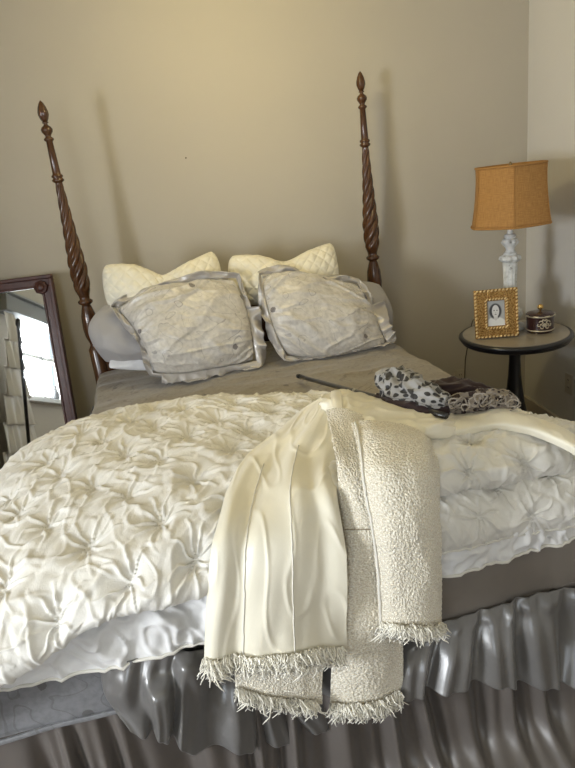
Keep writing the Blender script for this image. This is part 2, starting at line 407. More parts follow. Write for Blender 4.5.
# ------------------------------------------------------------------ bed frame with turned posts
def bedframe():
    r = bed_empty('four_poster_bed')
    prof = [(.030, 0), (.030, .30), (.036, .31), (.036, .86), (.030, .87), (.022, .885), (.026, .90), (.036, .93), (.040, .97), (.036, 1.03), (.024, 1.075), (.020, 1.085), (.034, 1.095), (.036, 1.105), (.024, 1.115), (.026, 1.13), (.033, 1.15)]
    tw = []
    for k in range(141):
        t = k/140; z = 1.16+t*.495
        rad = .0365+.004*math.sin(min(1, t*4)*PI/2) if t < .25 else .0405-(.0405-.0165)*((t-.25)/.75)**.85
        tw.append((rad, z))
    up = [(.016, 1.658), (.026, 1.664), (.028, 1.672), (.020, 1.678), (.026, 1.684), (.026, 1.690), (.019, 1.696), (.0185, 1.70), (.0145, 1.835), (.022, 1.842), (.022, 1.848), (.012, 1.856), (.014, 1.862), (.024, 1.876), (.026, 1.886), (.020, 1.897), (.010, 1.904), (.008, 1.910), (.015, 1.914), (.012, 1.918)]
    fin = [(.010, 1.918), (.017, 1.93), (.0225, 1.947), (.022, 1.96), (.017, 1.98), (.009, 1.997), (.002, 2.006)]
    for x in (-.75, .75):
        def mod(a, z, x=x):
            if 1.155 < z < 1.655:
                e = min(1, (z-1.155)/.03, (1.657-z)/.02)
                return 1+e*.30*(abs(math.sin(2.5*(a-(z-1.16)*19)))-.72)
            return 1
        sh = MB().lathe(prof+tw+up, 90, (x, 1.90, 0), mod).build('bedpost', M_post, r, smooth=True)
        MB().lathe(fin, 40, (x, 1.90, 0), lambda a, z: 1+.05*math.cos(6*a)).build('finial', M_post, sh, smooth=True)
    hb = []
    n = 24; V = []; 
    for k in range(n+1):
        x = -.715+1.43*k/n; z = .86+.10*math.cos((k/n-.5)*PI)**2
        for y in (1.885, 1.915):
            V += [(x, y, .40), (x, y, z)]
    Fc = []
    for k in range(n):
        a = k*4; b = a+4
        Fc += [(a, b, b+1, a+1), (a+2, a+3, b+3, b+2), (a+1, b+1, b+3, a+3), (a, a+2, b+2, b)]
    Fc += [(0, 1, 3, 2), (n*4, n*4+2, n*4+3, n*4+1)]
    make('headboard', V, Fc, M_post, r, smooth=False)
    for x in (-.70, .67): MB().box(x-.012, .05, .26, x+.012, 1.87, .40).build('side_rail', M_post, r)
    tag(r, 'mahogany bed with two tall twist-turned posts and acorn finials at its head', 'bed')
bedframe()

def mattress():
    G = []
    mb = MB().box(-.70, .03, .30, .66, 1.87, .71)
    o = mb.build('mattress', mat('white_ticking', (.6, .6, .58), .7), bed=True, bev=.06); o.modifiers[0].segments = 5
    tag(o, 'mattress under the taupe coverlet of the bed', 'mattress')
mattress()

# coverlet: taupe embroidered top, plain satin side at the foot, satin ruffle below
def coverlet():
    r = bed_empty('coverlet')
    ys = [1.87, 1.5, 1.1, .7, .35, .10]
    def row(y, dz=0.0): return [(-.80, y, .42), (-.79, y, .60), (-.765, y, .71+dz), (-.70, y, .742+dz), (-.35, y, .752+dz), (0, y, .755+dz), (.35, y, .752+dz), (.62, y, .742+dz), (.70, y, .705+dz), (.735, y, .60), (.75, y, .42)]
    def dtop(U, V, P):
        e = np.clip((P[..., 2]-.5)*4, .2, 1)
        return e*(.006*ridge(U*4+V*1.5, V*7-U, 2)+.006*fbm(U*3, V*3, 5))
    cloth('embroidered_top', [row(y) for y in ys], 260, 240, M_cover, r, dtop)
    # foot side (plain taupe satin) bends over the foot edge
    def frow(y, z): return [(-.80, y+.03, z), (-.60, y, z), (-.2, y, z), (.2, y-.01, z), (.5, y, z), (.70, y+.02, z), (.76, y+.06, z)]
    def dside(U, V, P): return .006*fbm(U*6, V*4, 9)
    cloth('satin_foot_panel', [frow(.10, .748), frow(.03, .735), frow(-.015, .68), frow(-.03, .56), frow(-.035, .43)], 220, 60, M_side, r, dside)
    # gathered ruffle across the right two thirds
    def gathers(P, U, V):
        v = V/V.max(); ph = 2*PI*(7.6*U+.55*pn(U*3.1, V*.8, 7)+.25*v*pn(U*6, V*0, 5)); fold = .6*np.sin(ph)+.35*np.sin(2*ph+1.2+pn(U*4, V, 3))
        A = .003+.025*np.clip(v*1.8, 0, 1)**.7
        P = P.copy(); P[..., 1] -= A*fold+.012*np.exp(-((v-.10)/.10)**2)*(.5+1.2*pn(U*32, V*5, 8))
        P[..., 0] += .010*v*pn(U*11, V*2, 31)
        P[..., 2] += .006*v*pn(U*7, V*0, 13)
        return P
    G = [[(-0.002,-0.050,0.440), (0.137,-0.050,0.456), (0.279,-0.050,0.459), (0.411,-0.050,0.463), (0.541,-0.040,0.447), (.72, .0, .50), (.82, .12, .50)],
         [(-0.027,-0.090,0.396), (0.112,-0.095,0.394), (0.251,-0.095,0.380), (0.382,-0.095,0.360), (0.524,-0.070,0.306), (.74, .0, .36), (.86, .12, .36)],
         [(-0.043,-0.110,0.319), (0.093,-0.125,0.310), (0.232,-0.125,0.280), (0.364,-0.125,0.230), (0.487,-0.125,0.186), (.76, -.06, .14), (.92, .12, .16)]]
    cloth('satin_ruffle', G, 700, 70, M_satin, r, None, mod=gathers, thick=.003)
    # bunched swag of the same ruffle at the left, pushed up over the band
    G = [[(-0.700,-0.055,0.606), (-0.630,-0.070,0.607), (-0.565,-0.075,0.604), (-0.499,-0.070,0.591), (-0.428,-0.055,0.561), (-0.269,-0.050,0.504), (0.012,-0.050,0.436)],
         [(-0.702,-0.055,0.533), (-0.640,-0.100,0.554), (-0.572,-0.080,0.563), (-0.502,-0.110,0.566), (-0.437,-0.060,0.473), (-0.282,-0.060,0.419), (0.002,-0.060,0.352)],
         [(-0.690,-0.055,0.482), (-0.643,-0.090,0.482), (-0.573,-0.130,0.532), (-0.510,-0.090,0.454), (-0.450,-0.090,0.401), (-0.291,-0.060,0.340), (-0.001,-0.060,0.287)],
         [(-0.665,-0.070,0.425), (-0.633,-0.090,0.404), (-0.591,-0.100,0.389), (-0.533,-0.085,0.312), (-0.450,-0.090,0.285), (-0.304,-0.060,0.233), (-0.003,-0.060,0.255)]]
    def sw(P, U, V):
        P = P.copy(); v = V/V.max(); x = U+.25*(V-.1)*np.clip(1-U*4, -1, 1)
        ph = 2*PI*(10*x+.6*pn(U*5, V*4, 41)); P[..., 1] -= (.004+.013*v**.6)*(np.sin(ph)+.4*np.sin(2*ph+1)); P[..., 2] += .006*v*np.cos(ph)
        return P
    cloth('satin_swag', G, 320, 110, M_satin, r, None, mod=sw, thick=.003)
    tag(r, 'taupe grey embroidered coverlet with a satin ruffle hanging at the foot of the bed', 'coverlet')
coverlet()

def bedskirt():
    r = bed_empty('bed_skirt')
    zt = .455
    B = [[(-1.02, .06, .60), (-.80, -.03, .60), (-.4, -.04, .60), (0, -.04, .60), (.3, -.04, .6)], [(-1.02, .05, zt), (-.80, -.04, zt), (-.4, -.045, zt), (0, -.045, zt), (.3, -.045, zt)]]
    B = [[(-1.02, .0, .60), (-.8, -.03, .60), (-.6, -.036, .60), (-.3, -.036, .60), (0, -.036, .60)], [(-1.04, -.005, zt), (-.8, -.035, zt), (-.6, -.042, zt), (-.3, -.042, zt), (0, -.042, zt)]]
    # left side return
    L = [[(-.815, 1.8, .60), (-.86, .9, .60), (-.98, .1, .60), 0], [(-.83, 1.8, zt), (-.88, .9, zt), (-1.0, .1, zt), 0]]
    cloth('embroidered_band', [L[0][:-1]+B[0], L[1][:-1]+B[1]], 300, 12, M_band, r, lambda U, V, P: .003*fbm(U*9, V*9, 3), thick=.003)
    cloth('seam_piping', [[(-.96, .3, zt+.006), (-1.045, -.008, zt+.006), (-.8, -.040, zt+.006), (-.6, -.048, zt+.006), (-.3, -.048, zt+.006), (0, -.048, zt+.006)], [(-.962, .3, zt-.004), (-1.047, -.01, zt-.004), (-.8, -.042, zt-.004), (-.6, -.05, zt-.004), (-.3, -.05, zt-.004), (0, -.05, zt-.004)]], 200, 4, M_band, r, thick=.006)
    def gathers(P, U, V):
        v = V/V.max(); ph = 2*PI*(8.5*U+1.1*pn(U*4, V*.4, 51)); fold = .35*np.sin(ph)+.22*np.sin(1.9*ph+pn(U*3, V, 9)*3)+.45
        A = .006+.045*np.clip(v*2.5, 0, 1)**.7
        P = P.copy(); P[..., 1] -= A*(fold-.45)*.9
        P[..., 0] += .012*v*pn(U*9, V*2, 61)
        return P
    def rw(z, o): return [(-.86-o, 1.7, z), (-.90-o, .6, z), (-1.03-o, .08, z), (-1.0-o*.6, -.01-o*.7, z), (-.8, -.03-o, z), (-.6, -.036-o, z), (-.3, -.036-o, z), (0, -.036-o, z), (.3, -.036-o, z), (.6, -.036-o, z), (.78, -.02-o*.5, z), (.84+o, .08, z), (.84+o, .7, z), (.84+o, 1.7, z)]
    o, P, N = cloth('gathered_skirt', [rw(zt, 0), rw(.38, .005), rw(.2, .03), rw(.07, .065), rw(.012, .18)], 1500, 50, M_skirt, r, None, mod=gathers, thick=.003)
    tag(r, 'mauve grey gathered bed skirt with an embroidered band hanging to the floor', 'bed skirt')
bedskirt()

# ------------------------------------------------------------------ pintucked duvet
def pintuck(s=.165, H=.024, amp=.0075, seed=1, wr=.006, hemmed=False):
    def f(U, V, P):
        R = np.random.RandomState(seed); cs = []
        um, vm = U.max(), V.max(); j = 0; y = s*.25
        while y < vm+s:
            x = (s*.5 if j % 2 else 0)+s*.15
            while x < um+s: cs.append((x+R.uniform(-.016, .016), y+R.uniform(-.014, .014), R.uniform(0, 6.28), R.randint(6, 10))); x += s
            y += s*.62; j += 1
        cs = np.array(cs)
        WU = U+.010*pn(U*14, V*14, seed+3); WV = V+.010*pn(U*14, V*14, seed+9)
        d1 = np.full(U.shape, 9.0); d2 = np.full(U.shape, 9.0); th = np.zeros(U.shape); ph = np.zeros(U.shape); kk = np.zeros(U.shape)
        for cx, cy, p0, k in cs:
            d = np.hypot(WU-cx, WV-cy); m = d < d1
            d2 = np.where(m, d1, np.minimum(d2, d)); 
            th = np.where(m, np.arctan2(WV-cy, WU-cx), th); ph = np.where(m, p0, ph); kk = np.where(m, k, kk); d1 = np.where(m, d, d1)
        t = d1/(s*.5)
        puff = H*(1-np.exp(-(t/.45)**1.3))
        edge = np.exp(-((d2-d1)/.018)**2)*.004                      # crease between puffs
        star = np.abs(np.sin(kk*.5*th+ph+1.2*pn(U*25, V*25, seed+5)))
        star = amp*(1.35*np.exp(-(star/.30)**2)-.45)*np.exp(-(d1/.055)**2)*(1-np.exp(-(d1/.005)**2))
        q = pn(U*3, V*3, seed+50)*2
        ln = lambda a, b, sd, k: np.exp(-(pn(a, b, sd)/k)**2)
        cr_ = np.clip(t*1.2, 0, 1)*wr*(.9*ln(U*7+q, V*9-q, seed+13, .10)+.6*ln(U*13-q, V*11+q, seed+17, .10)+.5*ridge(U*10, V*10, seed+19))
        b_ = np.clip((vm-V)/.05, 0, 1)**.7 if hemmed else 1
        return (puff-edge+star+cr_)*b_+.012*fbm(U*3.5, V*3.5, seed+30, 2)
    return f
def duvet():
    r = bed_empty('duvet')
    # top layer: from its far edge on the coverlet, over the foot edge at the left, folding back on itself at the right
    G = [
     [(-1.00,1.00,.44), (-.98,1.02,.60), (-.90,1.03,.74), (-.76,1.05,.765), (-.55,1.06,.765), (-.32,1.00,.77), (-.08,.86,.775), (.10,.74,.78), (.30,.50,.79), (.50,.44,.79)],
     [(-1.06,.90,.44), (-1.05,.90,.60), (-.97,.92,.755), (-.76,.96,.81), (-.55,.97,.82), (-.32,.91,.825), (-.08,.78,.83), (.10,.66,.83), (.30,.44,.84), (.50,.38,.83)],
     [(-1.07,.70,.44), (-1.06,.70,.61), (-.99,.70,.77), (-.78,.74,.84), (-.55,.75,.85), (-.32,.72,.855), (-.08,.62,.86), (.10,.52,.865), (.30,.33,.855), (.52,.28,.825)],
     [(-1.06,.42,.44), (-1.05,.42,.61), (-.98,.42,.775), (-.80,.44,.845), (-.56,.46,.86), (-.32,.45,.865), (-.08,.40,.87), (.10,.34,.88), (.30,.22,.87), (.54,.18,.84)],
     [(-1.04,.16,.43), (-1.03,.16,.60), (-.96,.15,.765), (-.80,.16,.84), (-.56,.18,.86), (-.32,.18,.87), (-.08,.16,.88), (.10,.12,.905), (.32,.10,.885), (.56,.09,.845)],
     [(-1.05,.02,.50), (-1.03,-.01,.64), (-.95,-.03,.75), (-.80,-.03,.81), (-.57,-.01,.845), (-.36,-.01,.86), (-.12,0.0,.875), (.10,0.0,.90), (.32,.02,.885), (.57,.03,.845)],
     [(-1.04,-.02,.50), (-1.02,-.07,.62), (-.93,-.10,.715), (-.79,-.11,.765), (-.58,-.10,.805), (-.40,-.09,.80), (-.14,-.06,.83), (.11,-.05,.86), (.33,-.045,.85), (.56,-.01,.82)],
     [(-1.03,-.04,.49), (-1.00,-.09,.60), (-.91,-.12,.675), (-.78,-.125,.725), (-.60,-.12,.782), (-.41,-.105,.775), (-.16,-.07,.80), (.11,-.045,.835), (.33,-.03,.815), (.55,.0,.785)],
     [(-1.01,-.03,.475), (-.98,-.07,.585), (-.89,-.09,.665), (-.76,-.095,.715), (-.59,-.09,.772), (-.41,-.075,.765), (-.16,-.04,.795), (.11,-.005,.838), (.33,.01,.82), (.53,.04,.79)]]
    # close the far right side downwards
    for k, row in enumerate(G):
        x, y, z = row[-1]; row += [(x+.10, y+.01, z-.05), (x+.15, y+.02, z-.16), (x+.16, y+.03, z-.30)]
    cloth('pintucked_top', G, 760, 560, M_duvet, r, pintuck(hemmed=True), thick=.006)
    # folded-back middle layer at the right
    G = [[(-.20, .02, .80), (.05, .02, .83), (.25, .02, .82), (.45, .03, .80), (.62, .05, .77), (.72, .10, .70), (.76, .3, .62)],
         [(-.20, -.05, .785), (.05, -.05, .80), (.25, -.045, .79), (.45, -.04, .77), (.63, .0, .74), (.75, .08, .67), (.80, .3, .60)],
         [(-.20, -.085, .74), (.05, -.085, .745), (.25, -.08, .735), (.45, -.075, .715), (.64, -.03, .68), (.78, .06, .62), (.83, .3, .56)],
         [(-.20, -.07, .685), (.05, -.07, .69), (.25, -.068, .68), (.45, -.06, .66), (.63, -.02, .63), (.77, .06, .58), (.82, .3, .52)],
         [(-.20, -.03, .68), (.05, -.03, .685), (.25, -.03, .675), (.45, -.03, .655), (.60, .02, .625), (.72, .10, .575), (.78, .3, .52)]]
    # hem of this fold carries a plain stitched border
    o, P, N = cloth('pintucked_fold', G, 420, 150, M_duvet, r, pintuck(seed=5, s=.155, H=.014, wr=.004, amp=.006), thick=.006)
    E = P[112][4::4]; MB().tube([tuple(p+np.array([0, -.001, 0])) for p in E], .0035, 8).build('fold_cord', M_piping, o, smooth=True)
    # smooth lower layer with a corded hem, all the way across
    xs = [-1.08, -.90, -.70, -.48, -.25, .0, .15, .35, .55, .70, .80]
    hem = [.585, .605, .60, .605, .60, .60, .595, .605, .605, .58, .52]
    yo = [-.02, -.055, -.075, -.075, -.07, -.065, -.065, -.065, -.05, .02, .16]
    rows = []
    for k, (dz, dy) in enumerate(((.16, .05), (.11, .0), (.055, -.012), (.0, -.008))):
        rows.append([(x, y+dy+.012, z+dz) for x, y, z in zip(xs, yo, hem)])
    def dl(U, V, P): return .012*fbm(U*9+V*4, V*7-U*3, 71)+.010*np.exp(-(pn(U*8+V*9, V*5-U*6, 75)/.16)**2)+.007*np.exp(-(pn(U*17-V*9, V*12+U*4, 77)/.16)**2)-.006
    o, P, N = cloth('smooth_underside', rows, 480, 90, M_lining, r, dl, thick=.006)
    mb = MB(); E = P[-1][::3]
    mb.tube([tuple(p+np.array([0, -.002, 0])) for p in E], .004, 8).build('hem_cord', M_piping, r, smooth=True)
    # plain bound edge rolled along the back of the stack at the right
    Bk = [(0.239,0.266,0.900), (0.315,0.205,0.900), (0.387,0.197,0.900), (0.447,0.179,0.900), (0.488,0.073,0.895), (0.518,-0.033,0.880), (0.552,-0.108,0.840)]
    Fr = [(0.157,0.091,0.925), (0.241,0.066,0.925), (0.310,0.064,0.925), (0.364,0.048,0.925), (0.425,-0.016,0.915), (0.463,-0.103,0.895), (0.499,-0.171,0.850)]
    Bk = np.array(Bk); Fr = np.array(Fr); md = (Bk+Fr)/2+np.array([0, 0, .012])
    lo = Bk+np.array([0, .015, -.06]); lf = Fr+np.array([0, -.004, -.022])
    cloth('bound_edge', [lo, Bk, md, Fr, lf], 200, 50, M_jsat, r, lambda U, V, P: .005*fbm(U*8, V*8, 81), thick=.005)
    tag(r, 'puffy white pintucked duvet folded over the foot of the bed', 'duvet')
duvet()

# ------------------------------------------------------------------ pillows
def quilting(U, V, P):
    s = .055; a = np.abs(np.sin(PI*(U+V)/s)); b = np.abs(np.sin(PI*(U-V)/s)); return .006*np.minimum(a, b)**.5+.006*fbm(U*7, V*7, 90)
def sham(name, G, label, seed):
    r = bed_empty(name); o, Pf, N = pillow('pillow_body', G, .075, 150, M_quilt, r, quilting)
    tag(r, label, 'pillow', 'cream quilted pillows against the wall'); return r
def Y(row, y): return row
sham('quilted_pillow', [
 [(-0.625,1.740,1.289), (-0.491,1.730,1.257), (-0.365,1.720,1.188), (-0.228,1.730,1.237), (-0.105,1.740,1.285)],
 [(-0.638,1.700,1.195), (-0.498,1.680,1.172), (-0.369,1.680,1.123), (-0.238,1.680,1.150), (-0.092,1.700,1.178)],
 [(-0.639,1.660,1.076), (-0.498,1.640,1.056), (-0.389,1.640,1.024), (-0.250,1.640,1.016), (-0.112,1.660,1.023)]],
 'cream diamond-quilted pillow with a dipped top edge, behind the left silver pillow', 1)
sham('quilted_pillow', [
 [(-0.038,1.740,1.247), (0.100,1.730,1.219), (0.222,1.720,1.173), (0.351,1.730,1.208), (0.487,1.740,1.242)],
 [(-0.062,1.700,1.155), (0.085,1.680,1.111), (0.206,1.680,1.078), (0.336,1.680,1.102), (0.485,1.700,1.137)],
 [(-0.079,1.660,1.018), (0.072,1.640,0.997), (0.185,1.640,0.979), (0.320,1.640,0.967), (0.474,1.660,0.995)]],
 'cream diamond-quilted pillow behind the right silver pillow, its corner peaked near the post', 2)
def plain(G, T, m, label, seed):
    r = bed_empty('bed_pillow'); 
    pillow('pillowcase', G, T, 110, m, r, lambda U, V, P: .010*ridge(U*5+V*3, V*6, seed)+.006*fbm(U*8, V*8, seed+3), pinch=.6)
    tag(r, label, 'pillow', 'plain bed pillows under the shams'); return r
plain([[(-0.652,1.660,1.120), (-0.495,1.660,1.071), (-0.299,1.660,0.991)], [(-0.736,1.600,1.020), (-0.539,1.580,0.963), (-0.299,1.580,0.892)], [(-0.699,1.580,0.858), (-0.517,1.550,0.842), (-0.309,1.550,0.794)]], .05, M_greycase, 'lavender grey pillow sticking out left of the left silver pillow', 101)
plain([[(-0.657,1.600,0.893), (-0.532,1.600,0.880), (-0.351,1.600,0.857)], [(-0.682,1.540,0.847), (-0.546,1.540,0.812), (-0.369,1.540,0.778)]], .02, M_whitecase, 'flat white pillow under the left lavender grey pillow', 111)
plain([[(0.401,1.660,1.046), (0.557,1.660,1.037), (0.688,1.660,1.007)], [(0.403,1.620,0.932), (0.562,1.600,0.920), (0.722,1.620,0.880)], [(0.404,1.580,0.803), (0.552,1.560,0.782), (0.709,1.580,0.766)]], .05, M_greycase, 'pale grey pillow sticking out right of the right silver pillow', 121)

def silver(G, T, label, seed, flw):
    r = bed_empty('ruffled_pillow')
    def d(U, V, P):
        q = .5*pn(U*3, V*3, seed)
        ln = lambda a, b, sd, k: np.exp(-(pn(a, b, sd)/k)**2)
        return .011*ln(U*2.2+q+V*2, V*8+q*3, seed+1, .22)+.005*ln(U*4+q, V*16+U*3, seed+4, .16)+.002*ln(U*10, V*22, seed+8, .2)+.008*fbm(U*5, V*7, seed+6)-.008
    o, Fr, N = pillow('pillow_body', G, T, 190, M_sham, r, d, pinch=.45, rnd=.05)
    # ruffled flange around the rim
    P = surf(G, 60, 60); c = P[30, 30]
    rim = np.concatenate([P[0, :-1], P[:-1, -1], P[-1, ::-1][:-1], P[::-1, 0][:-1]]); m = len(rim)
    out = []; tang = np.roll(rim, -1, 0)-np.roll(rim, 1, 0); tang /= np.linalg.norm(tang, axis=1, keepdims=True)
    nn = np.array([0, -1, .25]); nn = nn/np.linalg.norm(nn); o_ = np.cross(tang, nn); 
    sg = np.sign(np.sum(o_*(rim-c), axis=1).mean()); o_ *= sg
    for _ in range(6): o_ = (np.roll(o_, 1, 0)+o_+np.roll(o_, -1, 0))/3
    K = 700; ti = np.linspace(0, m, K, endpoint=False); i0 = ti.astype(int) % m; i1 = (i0+1) % m; fr = (ti-np.floor(ti))[:, None]
    R_ = rim[i0]*(1-fr)+rim[i1]*fr; O_ = o_[i0]*(1-fr)+o_[i1]*fr
    s = np.arange(K)/K*(2*PI)
    L = np.linalg.norm(np.diff(np.vstack([R_, R_[:1]]), axis=0), axis=1).sum(); u = np.arange(K)/K*L
    wid = flw[0]+flw[1]*np.clip(pn(u*6, u*0, seed+20)+.4, 0, 1)
    wid = wid*(.42+.75*(i0/m > .33)*(i0/m < .72))          # the flange shows most along its lower and right edges
    rows = []
    nv = 12
    for k in range(nv):
        v = k/(nv-1)
        wv = (ridge(u*11, u*0+v*.6, seed+30)-.3)*.040*v**.7+(pn(u*26, u*0+v, seed+31))*.010*v
        q = R_+O_*(wid*v)[:, None]+nn*(wv+.012)[:, None]
        q[:, 2] = np.maximum(q[:, 2], .765+.012*np.abs(pn(u*30, u*0+v, 3)))
        rows.append(q)
    A = np.array(rows); A = np.concatenate([A, A[:, :1]], axis=1)
    UU, VV = np.meshgrid(np.append(u, L), np.linspace(0, .06, nv))
    f = make('ruffle', A.reshape(-1, 3), grid_faces(nv, K+1), M_shamruf, r, uv=np.stack([UU, VV], 2).reshape(-1, 2)); solid(f, .003, 0)
    tag(r, label, 'pillow', 'silver ruffled pillows at the head of the bed'); return r
silver([
 [(-0.601,1.600,1.099), (-0.436,1.600,1.151), (-0.238,1.600,1.166), (-0.040,1.600,1.150)],
 [(-0.534,1.520,1.012), (-0.400,1.510,1.051), (-0.213,1.510,1.038), (-0.026,1.520,1.011)],
 [(-0.501,1.460,0.919), (-0.395,1.450,0.921), (-0.209,1.450,0.911), (-0.026,1.460,0.891)],
 [(-0.489,1.430,0.818), (-0.374,1.420,0.799), (-0.213,1.420,0.793), (-0.027,1.430,0.789)]], .075,
 'silver embroidered ruffled pillow on the left, leaning on the cream quilted pillow', 201, (.040, .045))
silver([
 [(0.074,1.600,1.147), (0.218,1.600,1.135), (0.385,1.600,1.071), (0.540,1.600,1.033)],
 [(0.068,1.520,1.042), (0.216,1.510,1.025), (0.398,1.510,0.977), (0.574,1.520,0.927)],
 [(0.078,1.450,0.913), (0.226,1.440,0.890), (0.403,1.440,0.854), (0.590,1.450,0.825)],
 [(0.113,1.420,0.790), (0.271,1.410,0.754), (0.433,1.410,0.749), (0.614,1.420,0.753)]], .075,
 'silver embroidered ruffled pillow on the right, beside the right bedpost', 231, (.040, .045))

# ------------------------------------------------------------------ jacket
def fringe(mbf, pts, L, n, seed, out=(0, -1, 0), lean=0):
    R = np.random.RandomState(seed); P = cr(np.array(pts, float), np.linspace(0, len(pts)-1, n))
    for p in P:
        for q in range(4):
            l = L*R.uniform(.5, 1.15); dx = R.normal(lean, .35)*l; dy = -abs(R.normal(.2, .25))*l
            a = p+np.array([R.uniform(-.002, .002), R.uniform(-.006, .002), R.uniform(-.002, .010)])
            b = a+np.array([dx*.4+R.normal(0, .003), dy, -l*.5]); c = a+np.array([dx+R.normal(0, .004), dy*.9, -l*.95])
            mbf.tube([a, (a+b)/2+np.array([R.normal(0, .002), -.002, 0]), b, (b+c)/2+np.array([R.normal(0, .003), 0, 0]), c], [.0017, .0017, .0016, .0014, .0008], 4)
def jacket():
    r = bed_empty('jacket')
    # satin lining panel
    G = [[(-0.001,0.422,0.945), (0.010,0.406,0.948), (0.018,0.392,0.948), (0.035,0.397,0.940)],
         [(-0.067,0.446,0.905), (-0.050,0.352,0.935), (-0.022,0.322,0.940), (0.017,0.339,0.920)],
         [(-0.181,0.296,0.905), (-0.132,0.247,0.920), (-0.082,0.207,0.925), (-0.031,0.215,0.905)],
         [(-0.264,0.219,0.900), (-0.193,0.171,0.905), (-0.127,0.119,0.910), (-0.073,0.088,0.895)],
         [(-0.341,0.084,0.895), (-0.257,0.023,0.905), (-0.182,-0.033,0.910), (-0.115,-0.055,0.895)],
         [(-0.393,-0.070,0.891), (-0.298,-0.095,0.880), (-0.208,-0.110,0.866), (-0.128,-0.110,0.832)],
         [(-0.420,-0.125,0.846), (-0.320,-0.140,0.823), (-0.226,-0.150,0.803), (-0.137,-0.140,0.764)],
         [(-0.447,-0.135,0.736), (-0.341,-0.155,0.714), (-0.244,-0.160,0.687), (-0.145,-0.145,0.645)],
         [(-0.472,-0.135,0.606), (-0.363,-0.160,0.592), (-0.257,-0.165,0.580), (-0.148,-0.145,0.525)]]
    def fl(U, V, P):
        v = V/V.max(); u = U/U.max()
        return .012*v*np.sin(2*PI*(2.2*u+.5*pn(v*2, u*2, 5)))+.006*fbm(u*4+v, v*2.5, 305, 2)+.0025*np.exp(-(pn(u*3+v, v*4-u*2, 308)/.09)**2)
    o, P, N = cloth('satin_lining', G, 200, 320, M_jsat, r, fl, thick=.004)
    # vertical seams of the lining
    for c0, c1, r0_, sd in ((.52, .60, .34, 1), (.22, .25, .42, 2)):
        pts = []
        for k in range(40):
            t = r0_+(1-r0_)*k/39; i = min(int(t*319), 319); j = int((c0+(c1-c0)*(k/39))*199); pts.append(P[i, j]+N[i, j]*.001)
        MB().tube(pts, .0016, 6).build('seam', M_piping, r, smooth=True)
    mb = MB(); e = P[-1][::12]; fringe(mb, e+np.array([0, -.004, .006]), .038, 130, 1); 
    e2 = e.copy(); e2[:, 2] += .014; fringe(mb, e2+np.array([0, -.006, 0]), .030, 110, 2)
    mb.build('fringe', M_fringe, r, smooth=True)
    # tweed body panel
    G = [[(-0.047,0.220,0.982), (-0.014,0.200,0.988), (0.019,0.180,0.977), (0.057,0.160,0.959)],
         [(-0.081,0.060,0.968), (-0.051,0.060,0.961), (-0.013,0.060,0.953), (0.028,0.050,0.943)],
         [(-0.103,-0.030,0.910), (-0.076,-0.050,0.913), (-0.036,-0.055,0.906), (0.004,-0.050,0.894)],
         [(-0.127,-0.075,0.811), (-0.094,-0.105,0.820), (-0.051,-0.115,0.815), (-0.008,-0.100,0.794)],
         [(-0.158,-0.110,0.655), (-0.115,-0.125,0.653), (-0.059,-0.125,0.636), (-0.004,-0.110,0.609)],
         [(-0.182,-0.110,0.506), (-0.134,-0.130,0.508), (-0.070,-0.130,0.495), (-0.003,-0.110,0.461)],
         [(-0.201,-0.105,0.346), (-0.146,-0.125,0.346), (-0.080,-0.125,0.334), (-0.011,-0.105,0.328)]]
    tw = lambda U, V, P: .004*fbm(U*9, V*3, 320)+.0012*pn(U*160, V*160, 5)
    o, P, N = cloth('tweed_body', G, 150, 330, M_tweed, r, tw, thick=.006)
    mb = MB(); e = P[-1][::10]; fringe(mb, e+np.array([0, -.006, .008]), .036, 85, 3); fringe(mb, e+np.array([0, -.009, .016]), .028, 60, 4)
    mb.build('fringe', M_fringe, r, smooth=True)
    # line where the patch pocket / waist seam crosses the tweed
    pts = [P[int(.50*329), j]+N[int(.50*329), j]*.002 for j in range(20, 148, 4)]
    MB().tube(pts, .0012, 6).build('seam', mat('tan_stitching', (.35, .29, .19), .8), r, smooth=True)
    # hem of the far side showing below the lining
    G = [[(-0.404,-0.105,0.618), (-0.340,-0.110,0.587), (-0.254,-0.110,0.559), (-0.195,-0.105,0.535)], [(-0.410,-0.110,0.546), (-0.351,-0.120,0.517), (-0.271,-0.120,0.478), (-0.213,-0.110,0.442)], [(-0.415,-0.110,0.484), (-0.360,-0.120,0.450), (-0.279,-0.120,0.408), (-0.220,-0.110,0.371)]]
    o, P, N = cloth('tweed_hem', G, 110, 60, M_tweed, r, tw, thick=.006)
    mb = MB(); e = P[-1][::10]; fringe(mb, e+np.array([0, -.006, .008]), .034, 90, 5); mb.build('fringe', M_fringe, r, smooth=True)
    # sleeve, a flattened tube with a fringed cuff
    Lc = [(352,422,.09), (357,440,.0), (364,475,-.09), (372,520,-.125), (376,570,-.135), (378,628,-.135)]
    cols = []
    A = [[(-0.011,0.120,0.977), (0.030,0.100,0.979), (0.095,0.100,0.962), (0.157,0.100,0.944), (0.194,0.110,0.915)],
         [(-0.036,0.020,0.980), (-0.002,-0.010,0.990), (0.052,-0.020,0.982), (0.116,-0.010,0.959), (0.168,0.030,0.915)],
         [(-0.063,-0.080,0.950), (-0.038,-0.120,0.965), (0.012,-0.130,0.958), (0.076,-0.120,0.936), (0.126,-0.070,0.890)],
         [(-0.068,-0.130,0.853), (-0.047,-0.170,0.870), (-0.002,-0.180,0.864), (0.053,-0.170,0.845), (0.103,-0.120,0.803)],
         [(-0.070,-0.140,0.731), (-0.050,-0.180,0.753), (-0.008,-0.190,0.748), (0.047,-0.180,0.725), (0.095,-0.130,0.677)],
         [(-0.074,-0.140,0.574), (-0.053,-0.175,0.593), (-0.012,-0.185,0.585), (0.041,-0.175,0.563), (0.090,-0.130,0.520)]]
